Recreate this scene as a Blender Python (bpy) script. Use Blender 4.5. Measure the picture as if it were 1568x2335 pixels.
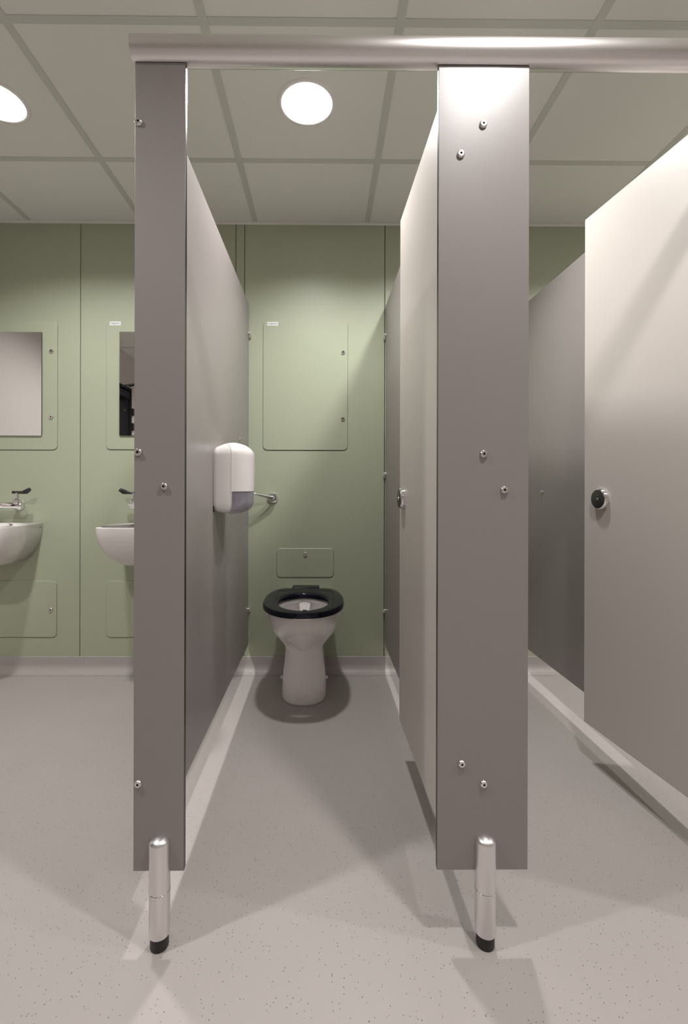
import bpy, bmesh, math, random
from mathutils import Vector, Matrix
random.seed(4)
for o in list(bpy.data.objects): bpy.data.objects.remove(o, do_unlink=True)
S = bpy.context.scene
COL = S.collection
PI = math.pi

# ---------------------------------------------------------------- camera, exposure
F, PX, PY, YAW, HC = 1050.0, 745.3, 1108.0, math.radians(0.42), 1.0
ROLL = math.radians(0.13)
cam = bpy.data.cameras.new('camera'); co = bpy.data.objects.new('camera', cam); COL.objects.link(co)
cam.sensor_fit = 'VERTICAL'; cam.sensor_height = 36.0; cam.sensor_width = 24.0
cam.lens = F / 2335 * 36.0
cam.shift_x = (784 - PX) / 2335; cam.shift_y = (PY - 1167.5) / 2335
cam.clip_start = 0.02
co.location = (0, 0, HC); co.rotation_euler = (Matrix.Rotation(-YAW, 3, 'Z') @ Matrix.Rotation(PI / 2, 3, 'X') @ Matrix.Rotation(ROLL, 3, 'Z')).to_euler()
S.camera = co
S.view_settings.view_transform = 'Standard'; S.view_settings.look = 'None'
S.view_settings.gamma = 1.0; S.view_settings.use_curve_mapping = False
S.view_settings.exposure = 0.0
w = bpy.data.worlds.new('world'); S.world = w; w.use_nodes = True
w.node_tree.nodes['Background'].inputs[0].default_value = (0.8, 0.8, 0.82, 1)
w.node_tree.nodes['Background'].inputs[1].default_value = 0.02
LAMP_W = 10.8
LAMP_COL = (1.0, 0.985, 0.96)
CEIL = 2.411
# ceiling lamps: x, y, power factor
LAMPS = [(-0.065, 1.70, 0.92), (0.565, 1.72, 0.85), (-1.205, 1.70, 1.0), (0.54, 0.52, 1.0), (-1.26, 0.53, 1.15), (1.60, 1.70, 1.5), (2.30, 0.53, 1.0),
         (-0.36, -0.67, 0.22), (1.45, -0.67, 0.22)]

def at(px, py, Y):
    u = (px - PX) / F; v = (PY - py) / F
    u, v = u * math.cos(ROLL) - v * math.sin(ROLL), u * math.sin(ROLL) + v * math.cos(ROLL)
    x = u * math.cos(YAW) + math.sin(YAW); y = -u * math.sin(YAW) + math.cos(YAW)
    return Vector((x / y * Y, Y, HC + v / y * Y))

# ---------------------------------------------------------------- materials
def mat(name, col, rough=0.5, metal=0.0, spec=0.5, bump=0.0, bscale=200, var=0.0, coat=0.0, aniso=0.0):
    m = bpy.data.materials.new(name); m.use_nodes = True
    nt = m.node_tree; b = nt.nodes['Principled BSDF']
    b.inputs['Base Color'].default_value = (*col, 1); b.inputs['Roughness'].default_value = rough
    b.inputs['Metallic'].default_value = metal; b.inputs['Specular IOR Level'].default_value = spec
    b.inputs['Coat Weight'].default_value = coat
    tc = nt.nodes.new('ShaderNodeTexCoord')
    if var > 0:
        n = nt.nodes.new('ShaderNodeTexNoise'); n.inputs['Scale'].default_value = 2.3; n.inputs['Detail'].default_value = 5
        nt.links.new(tc.outputs['Object'], n.inputs['Vector'])
        mr = nt.nodes.new('ShaderNodeMapRange'); mr.inputs[3].default_value = 1 - var; mr.inputs[4].default_value = 1 + var
        nt.links.new(n.outputs['Fac'], mr.inputs[0])
        mx = nt.nodes.new('ShaderNodeMix'); mx.data_type = 'RGBA'; mx.blend_type = 'MULTIPLY'; mx.inputs[0].default_value = 1
        mx.inputs[6].default_value = (*col, 1); nt.links.new(mr.outputs[0], mx.inputs[7])
        nt.links.new(mx.outputs[2], b.inputs['Base Color'])
    if bump > 0:
        n2 = nt.nodes.new('ShaderNodeTexNoise'); n2.inputs['Scale'].default_value = bscale; n2.inputs['Detail'].default_value = 2
        nt.links.new(tc.outputs['Object'], n2.inputs['Vector'])
        bp = nt.nodes.new('ShaderNodeBump'); bp.inputs['Strength'].default_value = bump; bp.inputs['Distance'].default_value = 0.0006
        nt.links.new(n2.outputs['Fac'], bp.inputs['Height']); nt.links.new(bp.outputs[0], b.inputs['Normal'])
    return m

M = {}
M['green'] = mat('sage_laminate', (0.415, 0.450, 0.330), 0.42, bump=0.05, var=0.015, spec=0.4)
M['green_dark'] = mat('seam_shadow_gap', (0.05, 0.06, 0.035), 0.7)
M['grey'] = mat('mid_grey_laminate', (0.290, 0.262, 0.256), 0.34, bump=0.06, bscale=350, var=0.02, spec=0.5)
M['door'] = mat('pale_beige_laminate', (0.575, 0.535, 0.50), 0.38, bump=0.05, bscale=350, var=0.015, spec=0.5)
M['core'] = mat('black_laminate_core', (0.014, 0.012, 0.012), 0.28)
M['steel'] = mat('satin_steel', (0.74, 0.71, 0.69), 0.25, 1.0)
M['alu'] = mat('brushed_aluminium', (0.80, 0.77, 0.765), 0.33, 1.0)
M['legmetal'] = mat('polished_aluminium_leg', (0.80, 0.775, 0.77), 0.36, 1.0)
M['chrome'] = mat('chrome', (0.85, 0.85, 0.85), 0.06, 1.0)
M['rubber'] = mat('black_rubber', (0.012, 0.011, 0.011), 0.5)
M['ceramic'] = mat('white_ceramic', (0.78, 0.74, 0.73), 0.12, coat=0.4)
M['pan'] = mat('toilet_ceramic', (0.90, 0.86, 0.845), 0.16, coat=0.4)
M['seat'] = mat('navy_seat_plastic', (0.003, 0.0036, 0.012), 0.13, spec=0.35)
M['plastic'] = mat('white_plastic', (0.80, 0.76, 0.75), 0.3)
M['paper'] = mat('tissue_paper', (0.75, 0.72, 0.72), 0.9)
M['tile'] = mat('ceiling_tile', (0.80, 0.80, 0.75), 0.9, bump=0.15, bscale=500, var=0.02)
M['tbar'] = mat('ceiling_grid_bar', (0.60, 0.615, 0.555), 0.5)
M['cream'] = mat('cream_wall_paint', (0.62, 0.575, 0.55), 0.6, bump=0.05, bscale=120, var=0.01)
M['darkdoor'] = mat('charcoal_door_laminate', (0.022, 0.022, 0.024), 0.7, spec=0.08)
M['white'] = mat('sticker_white', (0.85, 0.86, 0.85), 0.4)
M['blue'] = mat('sticker_ink', (0.10, 0.13, 0.22), 0.5)
M['reflector'] = mat('lamp_reflector', (0.85, 0.84, 0.83), 0.15, 1.0)
M['rim'] = mat('lamp_rim_white', (0.85, 0.82, 0.80), 0.4)
M['mirror'] = mat('mirror_silver', (0.90, 0.90, 0.90), 0.015, 1.0)
M['darkplate'] = mat('dark_lock_face', (0.045, 0.043, 0.038), 0.35, 0.2)
M['darkgrip'] = mat('dark_lever_tip', (0.02, 0.02, 0.022), 0.2)
M['hole'] = mat('black_hole', (0.004, 0.004, 0.004), 0.8)

def emis(name, col, s):
    m = bpy.data.materials.new(name); m.use_nodes = True; nt = m.node_tree
    b = nt.nodes['Principled BSDF']; b.inputs['Base Color'].default_value = (0.9, 0.9, 0.9, 1)
    b.inputs['Emission Color'].default_value = (*col, 1); b.inputs['Emission Strength'].default_value = s
    return m
M['glow'] = emis('lamp_diffuser_glow', LAMP_COL, 9.0)

# smoky clear plastic
m = bpy.data.materials.new('smoky_clear_plastic'); m.use_nodes = True; nt = m.node_tree
b = nt.nodes['Principled BSDF']; b.inputs['Base Color'].default_value = (0.36, 0.35, 0.42, 1); b.inputs['Roughness'].default_value = 0.12
b.inputs['Alpha'].default_value = 0.55
M['window'] = m

# vinyl floor with dark and pale flecks
m = bpy.data.materials.new('speckled_safety_vinyl'); m.use_nodes = True; nt = m.node_tree
b = nt.nodes['Principled BSDF']; b.inputs['Roughness'].default_value = 0.40; b.inputs['Specular IOR Level'].default_value = 0.35
tc = nt.nodes.new('ShaderNodeTexCoord')
def fleck(scale, thr, prev, col, seed):
    mp = nt.nodes.new('ShaderNodeMapping'); mp.inputs['Location'].default_value = (seed, seed * 2, 0)
    nt.links.new(tc.outputs['Object'], mp.inputs[0])
    v = nt.nodes.new('ShaderNodeTexVoronoi'); v.inputs['Scale'].default_value = scale; nt.links.new(mp.outputs[0], v.inputs['Vector'])
    lt = nt.nodes.new('ShaderNodeMath'); lt.operation = 'LESS_THAN'; lt.inputs[1].default_value = thr
    nt.links.new(v.outputs['Distance'], lt.inputs[0])
    sp = nt.nodes.new('ShaderNodeSeparateColor'); nt.links.new(v.outputs['Color'], sp.inputs[0])
    gt = nt.nodes.new('ShaderNodeMath'); gt.operation = 'GREATER_THAN'; gt.inputs[1].default_value = 0.72
    nt.links.new(sp.outputs[0], gt.inputs[0])
    mu = nt.nodes.new('ShaderNodeMath'); mu.operation = 'MULTIPLY'; nt.links.new(lt.outputs[0], mu.inputs[0]); nt.links.new(gt.outputs[0], mu.inputs[1])
    mx = nt.nodes.new('ShaderNodeMix'); mx.data_type = 'RGBA'; nt.links.new(mu.outputs[0], mx.inputs[0])
    nt.links.new(prev, mx.inputs[6]); mx.inputs[7].default_value = (*col, 1)
    return mx.outputs[2]
n = nt.nodes.new('ShaderNodeTexNoise'); n.inputs['Scale'].default_value = 1.7; n.inputs['Detail'].default_value = 6
nt.links.new(tc.outputs['Object'], n.inputs['Vector'])
cr = nt.nodes.new('ShaderNodeValToRGB'); nt.links.new(n.outputs['Fac'], cr.inputs[0])
cr.color_ramp.elements[0].color = (0.43, 0.39, 0.378, 1); cr.color_ramp.elements[0].position = 0.3
cr.color_ramp.elements[1].color = (0.465, 0.425, 0.413, 1); cr.color_ramp.elements[1].position = 0.7
p = fleck(150, 0.16, cr.outputs[0], (0.15, 0.135, 0.13), 0.0)
p = fleck(90, 0.10, p, (0.11, 0.10, 0.095), 3.1)
p = fleck(120, 0.13, p, (0.44, 0.41, 0.405), 7.7)
nt.links.new(p, b.inputs['Base Color'])
n2 = nt.nodes.new('ShaderNodeTexNoise'); n2.inputs['Scale'].default_value = 260; nt.links.new(tc.outputs['Object'], n2.inputs['Vector'])
bp = nt.nodes.new('ShaderNodeBump'); bp.inputs['Strength'].default_value = 0.12; bp.inputs['Distance'].default_value = 0.0006
nt.links.new(n2.outputs['Fac'], bp.inputs['Height']); nt.links.new(bp.outputs[0], b.inputs['Normal'])
M['floor'] = m

# ---------------------------------------------------------------- mesh helpers
def link(name, bm, mats, parent=None, loc=None, smooth=False, bevel=0.0, seg=2, recalc=True):
    if recalc: bmesh.ops.recalc_face_normals(bm, faces=bm.faces)
    me = bpy.data.meshes.new(name); bm.to_mesh(me); bm.free()
    if not isinstance(mats, (list, tuple)): mats = [mats]
    for k in mats: me.materials.append(k)
    o = bpy.data.objects.new(name, me); COL.objects.link(o)
    if smooth:
        for p_ in me.polygons: p_.use_smooth = True
        if smooth != 'all':
            e = o.modifiers.new('es', 'EDGE_SPLIT'); e.split_angle = math.radians(40)
    if bevel:
        bv = o.modifiers.new('bevel', 'BEVEL'); bv.width = bevel; bv.segments = seg; bv.limit_method = 'ANGLE'
    if loc is not None: o.location = loc
    if parent is not None: o.parent = parent
    return o

def box(bm, x0, x1, y0, y1, z0, z1, mi=0, rot=None):
    vs = [bm.verts.new((x, y, z)) for z in (z0, z1) for y in (y0, y1) for x in (x0, x1)]
    fs = []
    for q in ((0, 1, 3, 2), (4, 5, 7, 6), (0, 1, 5, 4), (2, 3, 7, 6), (0, 2, 6, 4), (1, 3, 7, 5)):
        f = bm.faces.new([vs[i] for i in q]); f.material_index = mi; fs.append(f)
    return vs, fs

def lathe(bm, prof, n=32, axis='Z', origin=(0, 0, 0), mi=0):
    """prof: list of (radius, height)."""
    ax = {'Z': lambda r, h, a: (r * math.cos(a), r * math.sin(a), h),
          'Y': lambda r, h, a: (r * math.cos(a), h, r * math.sin(a)),
          'X': lambda r, h, a: (h, r * math.cos(a), r * math.sin(a))}[axis]
    O = Vector(origin); rings = []
    for r, h in prof:
        if r < 1e-6: rings.append([bm.verts.new(O + Vector(ax(0, h, 0)))])
        else: rings.append([bm.verts.new(O + Vector(ax(r, h, 2 * PI * i / n))) for i in range(n)])
    for a, c in zip(rings[:-1], rings[1:]):
        for i in range(n):
            j = (i + 1) % n
            if len(a) == 1 and len(c) == 1: continue
            if len(a) == 1: f = bm.faces.new((a[0], c[i], c[j]))
            elif len(c) == 1: f = bm.faces.new((a[i], a[j], c[0]))
            else: f = bm.faces.new((a[i], a[j], c[j], c[i]))
            f.material_index = mi

def tube(bm, pts, rad, n=16, mi=0, cap=True):
    pts = [Vector(q) for q in pts]
    rad = rad if isinstance(rad, (list, tuple)) else [rad] * len(pts)
    prev = None; rings = []
    up = Vector((0, 0, 1))
    for i, q in enumerate(pts):
        t = (pts[min(i + 1, len(pts) - 1)] - pts[max(i - 1, 0)]).normalized()
        if prev is None:
            ref = up if abs(t.dot(up)) < 0.9 else Vector((1, 0, 0))
            a = t.cross(ref).normalized()
        else:
            a = (prev - t * prev.dot(t)).normalized()
        prev = a; c = t.cross(a)
        rings.append([bm.verts.new(q + (a * math.cos(2 * PI * k / n) + c * math.sin(2 * PI * k / n)) * rad[i]) for k in range(n)])
    for A, B in zip(rings[:-1], rings[1:]):
        for k in range(n):
            f = bm.faces.new((A[k], A[(k + 1) % n], B[(k + 1) % n], B[k])); f.material_index = mi
    if cap:
        for R in (rings[0], rings[-1]):
            f = bm.faces.new(R); f.material_index = mi

def loft(bm, rings, mi=0, close=True, cap0=False, cap1=False):
    R = [[bm.verts.new(q) for q in r] for r in rings]
    for A, B in zip(R[:-1], R[1:]):
        n = len(A)
        for k in range(n if close else n - 1):
            f = bm.faces.new((A[k], A[(k + 1) % n], B[(k + 1) % n], B[k])); f.material_index = mi
    if cap0: bm.faces.new(R[0]).material_index = mi
    if cap1: bm.faces.new(R[-1]).material_index = mi
    return R

def dring(hw, yf, yb, z, n=2.3, N=40, straight=0.0, hwb=None, cx=0.0):
    """D-shaped horizontal ring: rounded towards the camera (yf), flat at the back (yb)."""
    hwb = hw if hwb is None else hwb
    yc = yf + (yb - yf) * (1 - straight) * 0.62
    pts = [(cx - hwb, yb, z)]
    for i in range(N + 1):
        a = PI - PI * i / N
        c, s = math.cos(a), math.sin(a)
        pts.append((cx + hw * math.copysign(abs(c) ** (2 / n), c), yc - (yc - yf) * abs(s) ** (2 / n), z))
    pts.append((cx + hwb, yb, z))
    return pts

def rrect(w, h, r, n=6):
    out = []
    for cx, cy, a0 in ((w / 2 - r, h / 2 - r, 0), (-w / 2 + r, h / 2 - r, PI / 2), (-w / 2 + r, -h / 2 + r, PI), (w / 2 - r, -h / 2 + r, 1.5 * PI)):
        for i in range(n + 1):
            a = a0 + PI / 2 * i / n
            out.append((cx + r * math.cos(a), cy + r * math.sin(a)))
    return out

def empty(name, loc, rz=0.0):
    o = bpy.data.objects.new(name, None); COL.objects.link(o); o.location = loc; o.rotation_euler = (0, 0, rz)
    o.empty_display_size = 0.1
    return o
def tag(o, label, cat, group=None, kind=None):
    o['label'] = label; o['category'] = cat
    if group: o['group'] = group
    if kind: o['kind'] = kind
    return o
def struct(o, label=None, cat=None):
    o['kind'] = 'structure'
    if label: o['label'] = label
    if cat: o['category'] = cat
    return o
def copy_tree(o, parent=None):
    c = o.copy(); COL.objects.link(c)
    if parent is not None: c.parent = parent
    for ch in [q for q in bpy.data.objects if q.parent == o]: copy_tree(ch, c)
    return c

YB = 2.475                       # face of the green wall
X0, X1, Y0 = -2.10, 2.95, -1.35  # left, right, rear limits of the room

# ---------------------------------------------------------------- floor, walls, ceiling
bm = bmesh.new(); box(bm, X0 - 0.1, X1 + 0.1, Y0 - 0.1, YB + 0.1, -0.06, 0.0)
struct(link('floor', bm, M['floor']), 'pale grey speckled vinyl floor of the washroom', 'floor')

# coved skirting: the vinyl turns up the green wall
bm = bmesh.new(); prof = []
r = 0.045
for i in range(9):
    a = PI / 2 * i / 8
    prof.append((YB - r + r * math.sin(a) - 0.004, r - r * math.cos(a) + 0.0008))
prof.append((YB - 0.004, 0.083)); prof.append((YB - 0.0005, 0.085))
for (ya, za), (yb_, zb) in zip(prof[:-1], prof[1:]):
    v = [bm.verts.new(q) for q in ((X0, ya, za), (X1, ya, za), (X1, yb_, zb), (X0, yb_, zb))]; bm.faces.new(v)
bmesh.ops.remove_doubles(bm, verts=bm.verts, dist=1e-6)
struct(link('baseboard_back', bm, M['floor'], smooth=True), 'vinyl floor turned up as a coved skirting under the green wall', 'baseboard')

# green wall: laminate boards with narrow open joints
bm = bmesh.new()
seams = [(at(183, 1000, YB).x, 0.0035), (at(537, 900, YB).x, 0.0035), (at(557, 900, YB).x, 0.0035), (at(876.5, 900, YB).x, 0.004), (1.50, 0.0035), (2.05, 0.0035), (-2.0, 0.0035)]
seams.sort()
xs = [X0 - 0.1] + [s for q in seams for s in (q[0] - q[1] / 2, q[0] + q[1] / 2)] + [X1 + 0.1]
for i in range(0, len(xs), 2): box(bm, xs[i], xs[i + 1], YB, YB + 0.012, 0.0, CEIL + 0.02, 0)
box(bm, X0 - 0.1, X1 + 0.1, YB + 0.0125, YB + 0.05, 0.0, CEIL + 0.02, 1)
struct(link('wall_back', bm, [M['green'], M['green_dark']]), 'sage green laminate panelled wall behind the toilet and basins', 'wall')
# cream walls
DY0, DY1, DZ = -0.10, 0.80, 2.05      # doorway in the left wall
bm = bmesh.new()
box(bm, X0 - 0.1, X0, Y0, DY0, 0, CEIL + 0.02); box(bm, X0 - 0.1, X0, DY1, YB, 0, CEIL + 0.02); box(bm, X0 - 0.1, X0, DY0, DY1, DZ, CEIL + 0.02)
struct(link('wall_left', bm, M['cream']), 'cream painted side wall beyond the basins', 'wall')
bm = bmesh.new(); box(bm, X1, X1 + 0.1, Y0, YB, 0, CEIL + 0.02)
struct(link('wall_right', bm, M['cream']), 'cream painted wall beyond the last cubicle', 'wall')
bm = bmesh.new(); box(bm, X0 - 0.1, X1 + 0.1, Y0 - 0.1, Y0, 0, CEIL + 0.02)
struct(link('wall_front', bm, M['cream']), 'cream painted wall behind the viewer', 'wall')

# ceiling: 600 mm tiles on a grid; tiles with a lamp have a round cut-out
GX, GY, G = at(545, 368, 2.0).x, 2.0, 0.60
bm = bmesh.new()
xl = sorted([GX + G * k for k in range(-4, 8)]); yl = sorted([GY + G * k for k in range(-7, 2)])
xl = [X0 - 0.1] + [x for x in xl if X0 < x < X1] + [X1 + 0.1]; yl = [Y0 - 0.1] + [y for y in yl if Y0 < y < YB] + [YB + 0.05]
HR = 0.092
def holetile(x0, x1, y0, y1, cx, cy, z):
    n = 64; C_ = []; Q = []
    for i in range(n):
        a = 2 * PI * (i + 0.5) / n; dx, dy = math.cos(a), math.sin(a)
        t = min(((x1 - cx) if dx > 0 else (x0 - cx)) / dx, ((y1 - cy) if dy > 0 else (y0 - cy)) / dy)
        C_.append(bm.verts.new((cx + HR * dx, cy + HR * dy, z))); Q.append(bm.verts.new((cx + t * dx, cy + t * dy, z)))
    up = [bm.verts.new((v.co.x, v.co.y, z + 0.015)) for v in C_]
    for i in range(n):
        j = (i + 1) % n
        bm.faces.new((C_[i], C_[j], Q[j], Q[i])); bm.faces.new((C_[i], C_[j], up[j], up[i]))
        # corner fill
        a, c = Q[i].co, Q[j].co
        if abs(a.x - c.x) > 1e-6 and abs(a.y - c.y) > 1e-6:
            k = (x1 if (a.x + c.x) / 2 > cx else x0, y1 if (a.y + c.y) / 2 > cy else y0)
            kv = bm.verts.new((k[0], k[1], z)); bm.faces.new((Q[i], Q[j], kv))
for a, c in zip(xl[:-1], xl[1:]):
    for d, e in zip(yl[:-1], yl[1:]):
        hit = [l for l in LAMPS if a < l[0] < c and d < l[1] < e]
        if hit: holetile(a, c, d, e, hit[0][0], hit[0][1], CEIL)
        else:
            bm.faces.new([bm.verts.new(q) for q in ((a, d, CEIL), (c, d, CEIL), (c, e, CEIL), (a, e, CEIL))])
for f in bm.faces: f.material_index = 0
BW = 0.013
for x in xl[1:-1]: box(bm, x - BW, x + BW, Y0, YB, CEIL - 0.0025, CEIL + 0.006, 1)
for i, y in enumerate(yl[1:-1]):
    for a, c in zip(xl[:-1], xl[1:]): box(bm, max(a + BW, X0), min(c - BW, X1), y - BW, y + BW, CEIL - 0.0020, CEIL + 0.006, 1)
struct(link('ceiling', bm, [M['tile'], M['tbar']], recalc=False), 'grey white suspended ceiling of square tiles on a grid', 'ceiling')
bm = bmesh.new(); box(bm, X0, X1, YB - 0.016, YB, CEIL - 0.003, CEIL - 0.001); box(bm, X0, X1, YB - 0.0015, YB, CEIL - 0.009, CEIL - 0.003)
struct(link('trim_1', bm, M['tile']), 'thin metal edge angle between ceiling and green wall', 'trim')

# dark door in the left wall, seen in a mirror
dr = empty('door_1', (X0, (DY0 + DY1) / 2, 0)); struct(dr, 'charcoal entrance door reflected in the mirror', 'door')
def rel(o, parent):
    o.parent = parent; o.location = -Vector(parent.location); return o
bm = bmesh.new(); box(bm, X0 - 0.06, X0 - 0.015, DY0 + 0.035, DY1 - 0.035, 0.006, DZ - 0.035); rel(link('door_leaf', bm, M['darkdoor'], bevel=0.002), dr)
bm = bmesh.new(); box(bm, X0 - 0.09, X0 + 0.012, DY0, DY0 + 0.03, 0, DZ); box(bm, X0 - 0.09, X0 + 0.012, DY1 - 0.03, DY1, 0, DZ); box(bm, X0 - 0.09, X0 + 0.012, DY0, DY1, DZ - 0.03, DZ)
rel(link('door_frame', bm, M['darkdoor'], bevel=0.002), dr)
bm = bmesh.new(); box(bm, X0 - 0.012, X0 + 0.04, 0.02, 0.30, DZ - 0.13, DZ - 0.06); rel(link('door_closer', bm, M['darkdoor'], bevel=0.004), dr)
bm = bmesh.new(); tube(bm, [(X0 + 0.03, 0.22, DZ - 0.04), (X0 + 0.20, 0.08, DZ + 0.03), (X0 + 0.0, -0.06, DZ + 0.02)], 0.008, 10); rel(link('closer_arm', bm, M['core'], smooth=True), dr)
for zz in (1.80, 1.64):
    bm = bmesh.new(); box(bm, X0 + 0.001, X0 + 0.022, DY0 - 0.045, DY0 - 0.001, zz - 0.04, zz + 0.04); rel(link('hinge', bm, M['core'], bevel=0.003), dr)

bm = bmesh.new(); lathe(bm, [(0.0, 0.004), (0.009, 0.004), (0.010, 0.0)], 20, 'X', (X0 - 0.015, 0.02, 1.80)); rel(link('door_viewer', bm, M['steel'], smooth=True), dr)

# ---------------------------------------------------------------- recessed ceiling lamps
def make_downlight():
    root = empty('downlight', (0, 0, 0))
    bm = bmesh.new(); lathe(bm, [(0.0905, 0.002), (0.093, -0.0035), (0.102, -0.0045), (0.108, -0.002), (0.1085, 0.0)], 64); link('rim', bm, M['rim'], root, smooth='all')
    bm = bmesh.new(); lathe(bm, [(0.0905, -0.001), (0.0895, 0.008), (0.079, 0.050), (0.079, 0.085)], 64); link('reflector', bm, M['reflector'], root, smooth='all')
    bm = bmesh.new(); lathe(bm, [(0.079, 0.051), (0.0, 0.050)], 64); link('diffuser', bm, M['glow'], root, smooth='all')
    return root
lab = ['round recessed ceiling lamp shining above the open toilet cubicle', 'recessed ceiling lamp over the second cubicle, behind the wide post', 'round recessed ceiling lamp cut by the left picture edge, over the basins',
       'recessed ceiling lamp in front of the right-hand pilaster', 'recessed ceiling lamp in front of the basins', 'recessed ceiling lamp over the last cubicle',
       'recessed ceiling lamp by the right wall', 'recessed ceiling lamp behind the viewer on the left', 'recessed ceiling lamp behind the viewer on the right']
L0 = make_downlight(); protos = [L0] + [copy_tree(L0) for _ in LAMPS[1:]]
for r_, (x, y, pw), lb in zip(protos, LAMPS, lab):
    r_.location = (x, y, CEIL); tag(r_, lb, 'ceiling lamp', 'recessed round ceiling lamps')
    li = bpy.data.lights.new('lamp_light', 'AREA'); li.shape = 'DISK'; li.size = 0.10; li.energy = LAMP_W * pw; li.color = LAMP_COL
    li.spread = math.radians(140)
    # wide-beam luminaire: brighter towards the sides than straight down
    li.use_nodes = True; ln = li.node_tree; em = ln.nodes['Emission']
    gm = ln.nodes.new('ShaderNodeNewGeometry'); dt = ln.nodes.new('ShaderNodeVectorMath'); dt.operation = 'DOT_PRODUCT'
    ln.links.new(gm.outputs['Incoming'], dt.inputs[0]); ln.links.new(gm.outputs['Normal'], dt.inputs[1])
    ab = ln.nodes.new('ShaderNodeMath'); ab.operation = 'ABSOLUTE'; ln.links.new(dt.outputs['Value'], ab.inputs[0])
    mxn = ln.nodes.new('ShaderNodeMath'); mxn.operation = 'MAXIMUM'; mxn.inputs[1].default_value = 0.40; ln.links.new(ab.outputs[0], mxn.inputs[0])
    pw_ = ln.nodes.new('ShaderNodeMath'); pw_.operation = 'POWER'; pw_.inputs[1].default_value = -0.95; ln.links.new(mxn.outputs[0], pw_.inputs[0])
    ln.links.new(pw_.outputs[0], em.inputs['Strength'])
    lo = bpy.data.objects.new('lamp_light', li); COL.objects.link(lo); lo.parent = r_; lo.location = (0, 0, 0.046)

# ---------------------------------------------------------------- cubicle: pilasters, rail, partitions, doors
YP, TH = 1.008, 0.013
ZB, ZT = at(700, 1985, YP).z, at(700, 114, YP).z - 0.0300

def panel(bm, x0, x1, y0, y1, z0, z1, thin):
    """laminate board: decor on the two large faces, black core on the four edges; small edge rounding."""
    vs, fs = box(bm, x0, x1, y0, y1, z0, z1, 1)
    for f in fs:
        n_ = f.normal if f.normal.length else None
        f.normal_update()
        if abs(f.normal[thin]) > 0.9: f.material_index = 0
    return vs

def bolt_mesh():
    bm = bmesh.new()
    lathe(bm, [(0.0, -0.0022), (0.0022, -0.0022)], 24, 'Y', mi=1)
    lathe(bm, [(0.0022, -0.0022), (0.0026, -0.0052), (0.0062, -0.0052), (0.0078, -0.0038), (0.0088, -0.0008), (0.0088, 0.0)], 24, 'Y', mi=0)
    return bm
def add_bolts(parent, pts, yface, name='bolt', s=1.0, mat0=None):
    first = None
    for (px, py) in pts:
        q = at(px, py, yface)
        if first is None: first = b_ = link(name, bolt_mesh(), [mat0 or M['steel'], M['hole']], smooth=True)
        else: b_ = first.copy(); COL.objects.link(b_)
        b_.parent = parent; b_.location = Vector((q.x, yface, q.z)) - Vector(parent.location); b_.scale = (s, s, s)

def make_leg(parent, x):
    R = 0.0222; cy = YP - 0.004
    base = Vector((x, cy, 0)) - Vector(parent.location)
    bm = bmesh.new()
    pr = [(0.0, 0.029), (R, 0.029), (R, 0.1195), (R - 0.0012, 0.1205), (R - 0.0012, 0.1225), (R, 0.1235), (R, 0.226)]
    for i in range(1, 9):
        a = PI / 2 * i / 8; pr.append((R * math.cos(a), 0.226 + 0.013 * math.sin(a)))
    lathe(bm, pr, 40)
    leg = link('leg', bm, M['legmetal'], parent, base, smooth=True); leg['label'] = 'polished metal leg'
    bm = bmesh.new(); lathe(bm, [(R - 0.0003, 0.1195), (R + 0.0006, 0.12), (R + 0.0006, 0.1225), (R - 0.0003, 0.123)], 40); link('collar', bm, M['chrome'], leg, smooth='all')
    bm = bmesh.new(); lathe(bm, [(0.0, 0.0), (0.0185, 0.0), (0.0195, 0.002), (0.0195, 0.029), (0.0, 0.029)], 36); link('rubber_foot', bm, M['rubber'], leg, smooth=True)

def pilaster(x0, x1, label, bolts, legx):
    root = empty('pilaster', ((x0 + x1) / 2, YP, 0)); tag(root, label, 'cubicle post', 'grey front posts of the cubicles')
    bm = bmesh.new(); c = (x0 + x1) / 2
    panel(bm, x0 - c, x1 - c, 0, TH, ZB, ZT, 1)
    link('post_board', bm, [M['grey'], M['core']], root, bevel=0.0009, seg=2)
    add_bolts(root, bolts, YP)
    make_leg(root, legx)
    return root
xa, xb = at(305.5, 1100, YP).x, at(421, 1100, YP).x
xc, xd = at(998, 1100, YP).x, at(1204.5, 1100, YP).x
pilaster(xa, xb, 'narrow grey front post left of the cubicle opening, on one round metal leg',
         [(316, 279), (315, 1031), (374, 1109), (315, 1787)], at(365, 2100, YP).x)
pilaster(xc, xd, 'wide grey front post right of the cubicle opening, with six fixings',
         [(1101, 284), (1050, 352), (1102, 1035), (1149, 1117), (1052, 1741), (1102, 1787)], at(1104.5, 2100, YP).x)
pilaster(0.985, 1.185, 'grey front post beyond the right picture edge carrying the beige door',
         [(1840, 284), (1790, 352), (1840, 1035)], 1.085)

# head rail: rolled aluminium profile over the post tops
bm = bmesh.new()
zc, rr, rz_ = at(700, 114, YP).z, 0.0275, 0.0300
prof = [(math.cos(2 * PI * i / 48) * rr, math.sin(2 * PI * i / 48) * rz_) for i in range(48)]
xr0 = at(293, 112, YP - 0.02).x
ring = lambda x: [(x, YP + TH / 2 + a, zc + c) for a, c in prof]
loft(bm, [ring(xr0), ring(X1 - 0.001)], cap0=True)
hr = link('head_rail', bm, M['alu'], smooth=True)
tag(hr, 'satin aluminium head rail running across the tops of the grey posts', 'rail')

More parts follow.
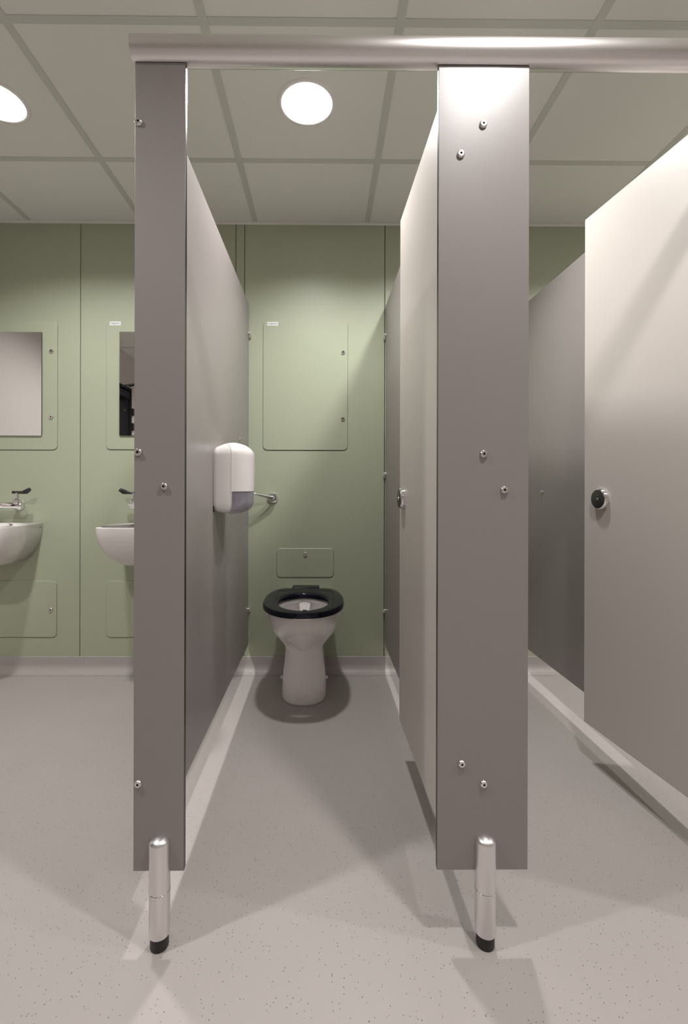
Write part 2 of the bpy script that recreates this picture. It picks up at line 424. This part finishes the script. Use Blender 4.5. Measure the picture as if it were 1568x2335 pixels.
# partitions
def bracket(parent, x, side, z):
    """P-clip holding the board to the wall"""
    bm = bmesh.new()
    tube(bm, [(x, YB - 0.001, z), (x, YB - 0.008, z)], 0.013, 16)
    tube(bm, [(x, YB - 0.006, z), (x + side * 0.004, YB - 0.020, z + 0.002), (x + side * 0.005, YB - 0.034, z + 0.006)], [0.008, 0.0075, 0.006], 12)
    tube(bm, [(x - side * 0.0015, YB - 0.030, z + 0.009), (x + side * 0.0100, YB - 0.030, z + 0.009)], 0.010, 16)
    o = link('wall_bracket', bm, M['chrome'], smooth=True); o.parent = parent
    rz = parent.rotation_euler.z; o.rotation_euler = (0, 0, -rz); o.location = Matrix.Rotation(-rz, 3, 'Z') @ (-Vector(parent.location)); return o
def partition(xc_, label, zs, side, t=TH, xe=None):
    xe = xc_ if xe is None else xe
    ang = -math.atan2(xe - xc_, 1.43); xm = xc_ + (xe - xc_) * 0.5
    root = empty('partition', (xm, 1.75, 0), ang); tag(root, label, 'partition', 'grey side partitions between the cubicles')
    bm = bmesh.new(); panel(bm, -t / 2, t / 2, YP + TH + 0.0005 - 1.75, YB - 0.012 - 1.75, 0.15, 1.967, 0)
    link('board', bm, [M['grey'], M['core']], root, bevel=0.0008)
    for z in zs: bracket(root, xe + side * t / 2, side, z)
    return root
pl = partition(-0.4070, 'grey partition left of the toilet, carrying the white paper dispenser', [at(563, 768, YB).z, at(563, 1085, YB).z, at(563, 1390, YB).z], 1)
pr_ = partition(0.3485, 'grey partition right of the toilet, half hidden by the inward door', [at(877, 772, YB).z, at(877, 1085, YB).z, at(877, 1393, YB).z], -1, xe=0.3365)
p2 = partition(1.098, 'dark looking grey partition seen between the wide post and the right beige door', [at(1204, 772, YB).z, at(1204, 1083, YB).z], -1, xe=1.072)
# small fixing near the dispenser, and one on the far partition
def hookmesh():
    bm = bmesh.new(); lathe(bm, [(0.0, 0.0), (0.009, 0.0), (0.009, 0.003), (0.003, 0.0055), (0.0025, 0.010), (0.0055, 0.014), (0.0, 0.016)], 20, 'X'); return bm
q = Vector((-0.4004, at(549, 1002, 2.20).y, at(549, 1002, 2.20).z))
h = link('coat_hook', hookmesh(), M['chrome'], smooth=True); h.location = q; tag(h, 'tiny metal hook on the grey partition just above the paper dispenser', 'hook')
q = at(1243, 1121, 2.24); h = link('coat_hook', hookmesh(), M['chrome'], smooth=True); h.location = (1.069, 2.24, q.z); h.scale = (-0.8, 0.8, 0.8)
tag(h, 'tiny metal hook on the dark looking partition by the beige door', 'hook')

# inward opening doors
def cubicle_door(hx, ex, ey, label, inset=0.064):
    hy = YP + TH + 0.008
    L = math.hypot(ex - hx, ey - hy); ang = math.atan2(ey - hy, ex - hx)
    root = empty('cubicle_door', (hx, hy, 0), ang); tag(root, label, 'cubicle door', 'pale beige cubicle doors standing open')
    bm = bmesh.new(); panel(bm, 0, L, -TH / 2, TH / 2, 0.15, 1.965, 1)
    link('door_board', bm, [M['door'], M['core']], root, bevel=0.0009)
    # lock: round housing on the face towards the cubicle opening (+Y local)
    lz, lx, s = 0.957, L - inset, 1
    f = TH / 2
    bm = bmesh.new(); lathe(bm, [(0.0, 0.0), (0.0365, 0.0), (0.0365, 0.006), (0.035, 0.0125), (0.0315, 0.0155), (0.0, 0.0155)], 48, 'Y', (lx, f, lz)); lk = link('lock', bm, M['chrome'], root, smooth=True)
    bm = bmesh.new(); lathe(bm, [(0.0, 0.0164), (0.0305, 0.0164), (0.0320, 0.0152)], 48, 'Y', (lx, f, lz)); link('lock_face', bm, M['darkplate'], lk, smooth=True)
    bm = bmesh.new(); box(bm, lx - 0.003, lx + 0.003, f + 0.0160, f + 0.0172, lz + 0.010, lz + 0.016); link('indicator', bm, M['steel'], lk)
    bm = bmesh.new(); lathe(bm, [(0.0, 0.0180), (0.0050, 0.0180), (0.0055, 0.0160)], 20, 'Y', (lx, f, lz)); box(bm, lx - 0.004, lx + 0.004, f + 0.0180, f + 0.0188, lz - 0.0008, lz + 0.0008); link('emergency_slot', bm, M['steel'], lk, smooth=True)
    # inside: knob housing
    bm = bmesh.new(); lathe(bm, [(0.0, 0.0), (0.031, 0.0), (0.030, -0.010), (0.0, -0.011)], 40, 'Y', (lx, -f, lz)); link('lock_housing', bm, M['chrome'], root, smooth=True)
    for z in (0.37, 1.73):
        bm = bmesh.new(); tube(bm, [(-0.0, -f - 0.004, z - 0.04), (-0.0, -f - 0.004, z + 0.04)], 0.006, 14); box(bm, 0.0, 0.045, -f - 0.004, -f, z - 0.025, z + 0.025)
        link('hinge', bm, M['steel'], root, smooth=True)
    return root
cubicle_door(0.3, at(914, 1641, 1.674).x, 1.674, 'narrow looking beige door swung into the toilet cubicle beside the wide post')
cubicle_door(1.030, at(1334.5, 1645, 1.662).x, 1.662, 'large beige door at the right picture edge with round dark lock', 0.086)

# ---------------------------------------------------------------- hatches in the green wall
def lockmesh():
    bm = bmesh.new()
    lathe(bm, [(0.0, -0.002), (0.0035, -0.002)], 24, 'Y', mi=1)
    lathe(bm, [(0.0035, -0.002), (0.0040, -0.007), (0.0085, -0.007), (0.0105, -0.005), (0.0125, 0.0)], 24, 'Y', mi=0)
    return bm
def hatch(x0, y0, x1, y1, label, locks, r=0.022):
    a, c = at(x0, y0, YB), at(x1, y1, YB); w_, h_ = c.x - a.x, a.z - c.z
    cx, cz = (a.x + c.x) / 2, (a.z + c.z) / 2
    root = empty('access_hatch', (cx, YB, cz)); tag(root, label, 'wall hatch', 'green removable hatches in the panelled wall')
    bm = bmesh.new(); P = rrect(w_, h_, r); 
    P2 = rrect(w_ - 0.0045, h_ - 0.0045, r)
    loft(bm, [[(x, -0.0004, z) for x, z in P], [(x, -0.0020, z) for x, z in P], [(x, -0.0038, z) for x, z in P2]], cap1=True)
    link('hatch_board', bm, M['green'], root)
    bm = bmesh.new(); P3 = rrect(w_ + 0.0022, h_ + 0.0026, r + 0.0011)
    loft(bm, [[(x, 0.002, z) for x, z in P3], [(x, -0.0003, z - 0.0014) for x, z in P3]], cap1=True)
    link('hatch_gap', bm, M['green_dark'], root)
    first = None
    for lx, ly in locks:
        q = at(lx, ly, YB)
        if first is None: first = b_ = link('lock', lockmesh(), [M['steel'], M['hole']], smooth=True)
        else: b_ = first.copy(); COL.objects.link(b_)
        b_.parent = root; b_.location = (q.x - cx, -0.0038, q.z - cz)
    return root
hatch(600, 733, 792, 1027, 'tall green hatch with two locks above the toilet, white sticker in its corner', [(782, 804), (781, 955)])
hatch(631, 1250, 760, 1316, 'small green hatch with one lock directly above the navy toilet seat', [(696, 1263)], 0.018)
hatch(-120, 731, 131, 1026, 'green hatch behind the mirror at the left picture edge', [(118.5, 801), (118, 951)])
hatch(243, 731, 494, 1026, 'green hatch behind the mirror partly hidden by the narrow post', [])
hatch(-120, 1324, 129.5, 1453, 'low green hatch with one lock beneath the left basin', [(117, 1390)])
hatch(243, 1324, 494, 1453, 'low green hatch beneath the basin next to the narrow post', [])

# mirrors
def mirror(x0, x1, label):
    a, c = at(x0, 758, YB), at(x1, 994, YB)
    bm = bmesh.new(); vs, fs = box(bm, a.x, c.x, YB - 0.011, YB - 0.0042, c.z, a.z, 1)
    for f in fs:
        f.normal_update()
        if abs(f.normal.y) > 0.9 and f.calc_center_median().y < YB - 0.0095: f.material_index = 0
    o = link('mirror', bm, [M['mirror'], M['core']]); tag(o, label, 'mirror', 'wall mirrors above the basins'); return o
mirror(-90, 97, 'frameless mirror at the left picture edge reflecting a pale wall')
mirror(274.5, 460, 'frameless mirror half hidden by the narrow post, reflecting a dark door')

# maker's stickers
def text_mesh(body, size, mat_, name, loc, parent, rot=(PI / 2, 0, 0)):
    cu = bpy.data.curves.new(name, 'FONT'); cu.body = body; cu.size = size; cu.align_x = 'CENTER'; cu.align_y = 'CENTER'; cu.extrude = 0.00008
    t = bpy.data.objects.new('tmp', cu); COL.objects.link(t)
    bpy.context.view_layer.update()
    me = bpy.data.meshes.new_from_object(t.evaluated_get(bpy.context.evaluated_depsgraph_get()))
    bpy.data.objects.remove(t, do_unlink=True)
    me.materials.clear(); me.materials.append(mat_)
    o = bpy.data.objects.new(name, me); COL.objects.link(o); o.parent = parent; o.location = loc; o.rotation_euler = rot
    return o
for px, py, lb in ((621.5, 739, 'small white printed sticker on the tall hatch above the toilet'), (263.5, 738, 'small white printed sticker above the mirror by the narrow post')):
    q = at(px, py, YB); st = empty('sticker', (q.x, YB - 0.0039, q.z)); tag(st, lb, 'sticker', 'white printed stickers on the hatches')
    bm = bmesh.new(); box(bm, -0.0295, 0.0295, -0.0006, 0.0, -0.0100, 0.0100); link('backing', bm, M['white'], st)
    text_mesh('Hygienic', 0.0145, M['blue'], 'lettering', (0, -0.0007, 0.001), st)

# ---------------------------------------------------------------- toilet
TX = at(692.5, 1400, 2.15).x
t = empty('toilet', (TX, YB, 0)); tag(t, 'white floor standing toilet with an open navy seat against the green wall', 'toilet')
bm = bmesh.new()
YW = -0.002
prof = [  # z, half width, front y (relative to the wall)
    (0.0005, 0.1055, -0.385), (0.010, 0.1065, -0.387), (0.05, 0.1055, -0.385), (0.10, 0.1020, -0.380), (0.15, 0.0965, -0.374), (0.19, 0.0925, -0.372), (0.225, 0.0905, -0.375), (0.242, 0.0915, -0.379), (0.256, 0.0980, -0.384), (0.272, 0.1110, -0.394), (0.288, 0.1250, -0.408), (0.306, 0.1385, -0.428), (0.328, 0.1500, -0.455), (0.355, 0.1580, -0.484), (0.387, 0.1630, -0.508),
    (0.420, 0.1655, -0.522), (0.440, 0.1660, -0.525), (0.448, 0.1620, -0.521)]
def pring(hw, yf, yb, z, hwb, n_=2.25, N=48):
    yc = yf + hw * 1.2; pts = [(-hwb, yb, z)]
    for i in range(N + 1):
        a = PI - PI * i / N; c, s_ = math.cos(a), math.sin(a)
        pts.append((hw * math.copysign(abs(c) ** (2 / n_), c), yc - (yc - yf) * abs(s_) ** (2 / n_), z))
    pts.append((hwb, yb, z)); return pts
rings = [pring(hw, yf, YW, z, min(hw, 0.100 if z < 0.3 else 0.13)) for z, hw, yf in prof]
def oval(hx, y0, y1, z, n_=2.1, N=50):
    """closed ring with the same point count as dring"""
    yc = (y0 + y1) / 2; pts = []
    for i in range(N + 1):
        a = PI + 0.25 + (2 * PI - 0.5) * 0  # placeholder
    pts = []
    K = N + 1
    for i in range(K):
        th = PI * 0.80 + (-PI * 1.60) * i / (K - 1)
        pts.append((0 + hx * math.sin(-th), yc - (y1 - y0) / 2 * math.cos(th), z))
    return pts
def inner(hx, y0, y1, z, N=51):
    yc = (y0 + y1) / 2; pts = []
    for i in range(N):
        th = -PI + 2 * PI * (i + 0.5) / N
        s, c = math.sin(th), math.cos(th)
        pts.append((hx * s, yc - (y1 - y0) / 2 * c, z))
    return pts
n = len(rings[0])
rings += [inner(0.128, -0.495, -0.205, 0.447, n), inner(0.122, -0.488, -0.212, 0.440, n), inner(0.124, -0.490, -0.210, 0.428, n), inner(0.150, -0.510, -0.178, 0.424, n), inner(0.142, -0.50, -0.182, 0.385, n),
          inner(0.095, -0.455, -0.212, 0.31, n), inner(0.055, -0.40, -0.225, 0.265, n), inner(0.045, -0.36, -0.235, 0.235, n)]
loft(bm, rings, cap0=True, cap1=True)
pan = link('pan', bm, M['pan'], t, smooth='all')
# flush chute inside the back of the bowl
bm = bmesh.new()
loft(bm, [[(-0.033, -0.200, 0.434), (0.033, -0.200, 0.434), (0.033, -0.2125, 0.434), (-0.033, -0.2125, 0.434)],
          [(-0.032, -0.185, 0.425), (0.032, -0.185, 0.425), (0.029, -0.218, 0.420), (-0.029, -0.218, 0.420)],
          [(-0.026, -0.190, 0.385), (0.026, -0.190, 0.385), (0.022, -0.236, 0.385), (-0.022, -0.236, 0.385)]], cap0=True, cap1=True)
link('flush_chute', bm, M['pan'], pan, bevel=0.004)
bm = bmesh.new(); box(bm, -0.010, 0.010, -0.240, -0.229, 0.391, 0.396); link('flush_slot', bm, M['hole'], pan)
# seat
def seat_outer(a):
    s, c = math.sin(a), math.cos(a)      # a=0 front
    x = 0.187 * math.copysign(abs(s) ** (2 / (2.25 if c >= 0 else 2.9)), s)
    yc = -0.335
    if c >= 0: y = yc - 0.247 * abs(c) ** (2 / 2.15)
    else:
        y = yc + 0.27 * abs(c) ** (2 / 2.6)
        y = min(y, -0.092)
    return x, y
def seat_inner(a):
    s, c = math.sin(a), math.cos(a)
    return 0.1125 * s, -0.378 - 0.158 * c
bm = bmesh.new(); N = 96
zs0, zs1 = 0.452, 0.476
cs = [(0.0, zs0), (0.0, zs1 - 0.010), (0.03, zs1 - 0.004), (0.10, zs1 - 0.0005), (0.25, zs1), (0.80, zs1), (0.92, zs1 - 0.0015), (0.98, zs1 - 0.007), (1.0, zs1 - 0.014), (1.0, zs0 + 0.004), (0.985, zs0)]
rg = []
for k, z in cs:
    r_ = []
    for i in range(N):
        a = -PI + 2 * PI * i / N
        xo, yo = seat_outer(a); xi, yi = seat_inner(a)
        r_.append((xi + (xo - xi) * k, yi + (yo - yi) * k, z))
    rg.append(r_)
R = [[bm.verts.new(q) for q in r_] for r_ in rg]
for A, B in zip(R, R[1:] + R[:1]):
    for k in range(N): bm.faces.new((A[k], A[(k + 1) % N], B[(k + 1) % N], B[k]))
st = link('seat', bm, M['seat'], t, smooth=True); st['label'] = 'glossy navy seat ring'
bm = bmesh.new(); box(bm, -0.070, 0.070, -0.112, -0.052, 0.449, 0.479); link('hinge_block', bm, M['seat'], st, bevel=0.004)
for s in (-1, 1):
    bm = bmesh.new(); box(bm, s * 0.158 - 0.0055, s * 0.158 + 0.0055, -0.445, -0.405, 0.430, 0.456); link('seat_buffer', bm, M['plastic'], st, bevel=0.003)
    bm = bmesh.new(); tube(bm, [(s * 0.098, -0.27, 0.085), (s * 0.113, -0.27, 0.085)], [0.0085, 0.007], 16); link('bolt_cap', bm, M['plastic'], pan, smooth=True)

# flush lever beside the paper dispenser
q = at(622, 1135, YB)
fl = empty('flush_lever', (q.x, YB, q.z)); tag(fl, 'chrome flush lever on a round plate, pointing left behind the paper dispenser', 'flush lever')
bm = bmesh.new(); lathe(bm, [(0.0, 0.0), (0.029, 0.0), (0.029, -0.004), (0.026, -0.009), (0.019, -0.011), (0.017, -0.016), (0.0, -0.016)], 40, 'Y'); link('wall_plate', bm, M['chrome'], fl, smooth=True)
bm = bmesh.new(); lathe(bm, [(0.0, -0.036), (0.008, -0.035), (0.0125, -0.028), (0.0125, -0.014)], 28, 'Y'); link('spindle', bm, M['chrome'], fl, smooth=True)
bm = bmesh.new(); tube(bm, [(0.0, -0.026, -0.001), (-0.010, -0.034, 0.001), (-0.026, -0.046, 0.006), (-0.070, -0.070, 0.018), (-0.110, -0.090, 0.028), (-0.115, -0.092, 0.029)], [0.011, 0.0105, 0.0085, 0.0055, 0.0045, 0.002], 16); link('lever_arm', bm, M['chrome'], fl, smooth=True)

# ---------------------------------------------------------------- paper dispenser on the left partition
XF = -0.4004
dp = empty('paper_dispenser', (XF, 1.770, 0.895)); tag(dp, 'white rounded toilet paper dispenser with smoky window on the left partition', 'paper dispenser')
HL, DEP, HT, N = 0.100, 0.132, 0.268, 44
def dp_ring(z):
    # rounding at top and bottom
    e, eb = 0.048, 0.042
    q = math.sqrt(max(0.0, 1 - ((z - (HT - e)) / e) ** 2)) if z > HT - e else 1.0
    qb = math.sqrt(max(0.0, 1 - ((eb - z) / eb) ** 2)) if z < eb else 1.0
    d = DEP * (0.42 + 0.58 * q) * (0.60 + 0.40 * qb); hl = HL * (0.66 + 0.34 * q) * (0.80 + 0.20 * qb)
    out = []
    for i in range(N + 1):
        a = PI * i / N; c, s = math.cos(a), math.sin(a); n_ = 2.5
        x_ = max(0.0, d) * abs(s) ** (2 / n_); wl = max(0.0, 1 - x_ / (0.55 * DEP)) ** 1.6
        zz = z - 0.024 * wl * max(0.0, (z - (HT - 0.06)) / 0.06) + 0.014 * wl * max(0.0, (0.05 - z) / 0.05)
        out.append((x_, -hl * math.copysign(abs(c) ** (2 / n_), c), zz))
    return out
zl = [0.0, 0.001, 0.003, 0.007, 0.013, 0.02, 0.03, 0.042, 0.07, 0.083, 0.085, 0.12, 0.16, 0.20, 0.220, 0.228, 0.236, 0.244, 0.251, 0.257, 0.262, 0.2655, 0.2672, HT]
G_ = [dp_ring(z) for z in zl]
KW0, KW1 = 6, 40
def grid_faces(sel, shrink=0.0):
    bm = bmesh.new(); V = {}
    def vv(i, j):
        if (i, j) not in V:
            p_ = Vector(G_[i][j])
            if shrink: p_ = Vector((max(0.0, p_.x - shrink), p_.y * (1 - shrink / HL), p_.z))
            V[(i, j)] = bm.verts.new(p_)
        return V[(i, j)]
    for i in range(len(zl) - 1):
        for j in range(N):
            win = zl[i] < 0.083 - 1e-6 and KW0 <= j < KW1
            if sel(win): bm.faces.new((vv(i, j), vv(i, j + 1), vv(i + 1, j + 1), vv(i + 1, j)))
    if sel(False):
        bm.faces.new([vv(len(zl) - 1, j) for j in range(N + 1)])
    return bm
bm = grid_faces(lambda w_: not w_); link('cover', bm, M['plastic'], dp, smooth='all').modifiers.new('s', 'SOLIDIFY').thickness = 0.002
bm = grid_faces(lambda w_: w_, 0.0015); wi = link('window', bm, M['window'], dp, smooth='all'); wi['label'] = 'smoky see-through lower window'
bm = bmesh.new(); lathe(bm, [(0.02, -0.045), (0.048, -0.045), (0.048, 0.045), (0.02, 0.045), (0.02, -0.045)], 32, 'Y', (0.058, 0.005, 0.062)); link('paper_roll', bm, M['paper'], dp, smooth=True)
bm = bmesh.new(); box(bm, 0.0, 0.003, -0.098, 0.098, 0.01, 0.225); link('backplate', bm, M['core'], dp)
bm = bmesh.new(); tube(bm, [Vector(G_[i][KW0]) + Vector((0.0003, -0.0003, 0)) for i in range(0, len(zl) - 1)], 0.0010, 6); link('seam', bm, M['plastic'], dp)
mk = Vector(G_[9][24]); bm = bmesh.new()
for k in (0, 1): box(bm, mk.x - 0.001, mk.x + 0.0006, mk.y - 0.004, mk.y + 0.002, 0.087 + k * 0.007, 0.091 + k * 0.007)
link('emblem', bm, M['blue'], dp)

# ---------------------------------------------------------------- basins and mixers
def make_basin():
    root = empty('wash_basin', (0, YB, 0.797))
    bm = bmesh.new(); H = 0.205; rings = []
    for i in range(14):
        a = PI / 2 * i / 13
        z = -H * math.cos(a); s = math.sin(a)
        hw = 0.045 + 0.155 * s ** 0.85; yf = -(0.11 + 0.225 * s ** 0.9)
        rings.append(dring(hw, yf, -0.0042, z, 4.6, 40, 0.35))
    rings.append(dring(0.200, -0.335, -0.0042, 0.003, 4.6, 40, 0.35)); rings.append(dring(0.197, -0.332, -0.0042, 0.006, 4.6, 40, 0.35))
    n_ = len(rings[0])
    def inn(hx, y0, y1, z):
        yc = (y0 + y1) / 2; out = []
        for i in range(n_):
            th = -PI + 2 * PI * (i + 0.5) / n_; s, c = math.sin(th), math.cos(th)
            out.append((hx * math.copysign(abs(s) ** (2 / 3.0), s), yc - (y1 - y0) / 2 * math.copysign(abs(c) ** (2 / 3.0), c), z))
        return out
    rings += [inn(0.188, -0.323, -0.075, 0.005), inn(0.182, -0.317, -0.082, -0.004), inn(0.170, -0.300, -0.090, -0.05), inn(0.130, -0.26, -0.10, -0.105), inn(0.03, -0.17, -0.13, -0.125)]
    loft(bm, rings, cap0=True, cap1=True)
    b_ = link('bowl', bm, M['ceramic'], root, smooth='all')
    bm = bmesh.new(); lathe(bm, [(0.0, -0.1225), (0.019, -0.1225), (0.021, -0.1245)], 28, 'Z', (0, -0.15, 0)); link('drain', bm, M['chrome'], b_, smooth=True)
    bm = bmesh.new(); lathe(bm, [(0.0, 0.0), (0.003, 0.0), (0.003, 0.004), (0.0, 0.004)], 10, 'X', (0.1965, -0.02, -0.018)); link('fixing_cap', bm, M['darkplate'], b_, smooth=True)
    return root
B1X = at(131, 1200, YB).x - 0.276; B2X = at(243, 1200, YB).x + 0.276
b1 = make_basin(); b1.location = (B1X, YB, 0.797); tag(b1, 'white wall hung basin cut by the left picture edge, under the bright mirror', 'wash basin', 'white wall hung basins')
b2 = copy_tree(b1); b2.location = (B2X, YB, 0.797); tag(b2, 'white wall hung basin half hidden by the narrow grey post', 'wash basin', 'white wall hung basins')

def make_mixer():
    root = empty('wall_tap', (0, YB, 0.895))
    bm = bmesh.new(); tube(bm, [(-0.128, -0.065, 0), (-0.122, -0.065, 0), (0.122, -0.065, 0), (0.128, -0.065, 0)], [0.014, 0.017, 0.017, 0.014], 24)
    for s in (-1, 1): tube(bm, [(s * 0.075, -0.001, 0), (s * 0.075, -0.006, 0), (s * 0.075, -0.012, 0), (s * 0.075, -0.065, 0)], [0.028, 0.026, 0.012, 0.012], 24)
    bd = link('body', bm, M['chrome'], root, smooth=True)
    bm = bmesh.new(); tube(bm, [(0, -0.065, 0), (0, -0.10, 0.022), (0, -0.145, 0.022), (0, -0.185, 0.0), (0, -0.195, -0.05)], [0.020, 0.017, 0.016, 0.018, 0.020], 20); link('spout', bm, M['chrome'], root, smooth=True)
    for s in (-1, 1):
        bm = bmesh.new(); lathe(bm, [(0.012, -0.005), (0.019, 0.012), (0.019, 0.03), (0.010, 0.036), (0.009, 0.066), (0.0, 0.068)], 24, 'Z', (s * 0.105, -0.065, 0)); hd = link('valve_head', bm, M['chrome'], root, smooth=True)
        bm = bmesh.new(); tube(bm, [(s * 0.08, -0.065, 0.068), (s * 0.13, -0.068, 0.067), (s * 0.155, -0.070, 0.072), (s * 0.175, -0.074, 0.084)], [0.007, 0.0075, 0.013, 0.009], 16); lv = link('elbow_lever', bm, M['darkgrip'], hd, smooth=True); lv['label'] = 'dark elbow lever'
    return root
m1 = make_mixer(); m1.location = (B1X, YB, 0.895); tag(m1, 'chrome wall mounted tap with elbow levers at the left picture edge', 'tap', 'chrome wall taps over the basins')
m2 = copy_tree(m1); m2.location = (B2X, YB, 0.895); tag(m2, 'chrome wall mounted tap with elbow lever beside the narrow grey post', 'tap', 'chrome wall taps over the basins')
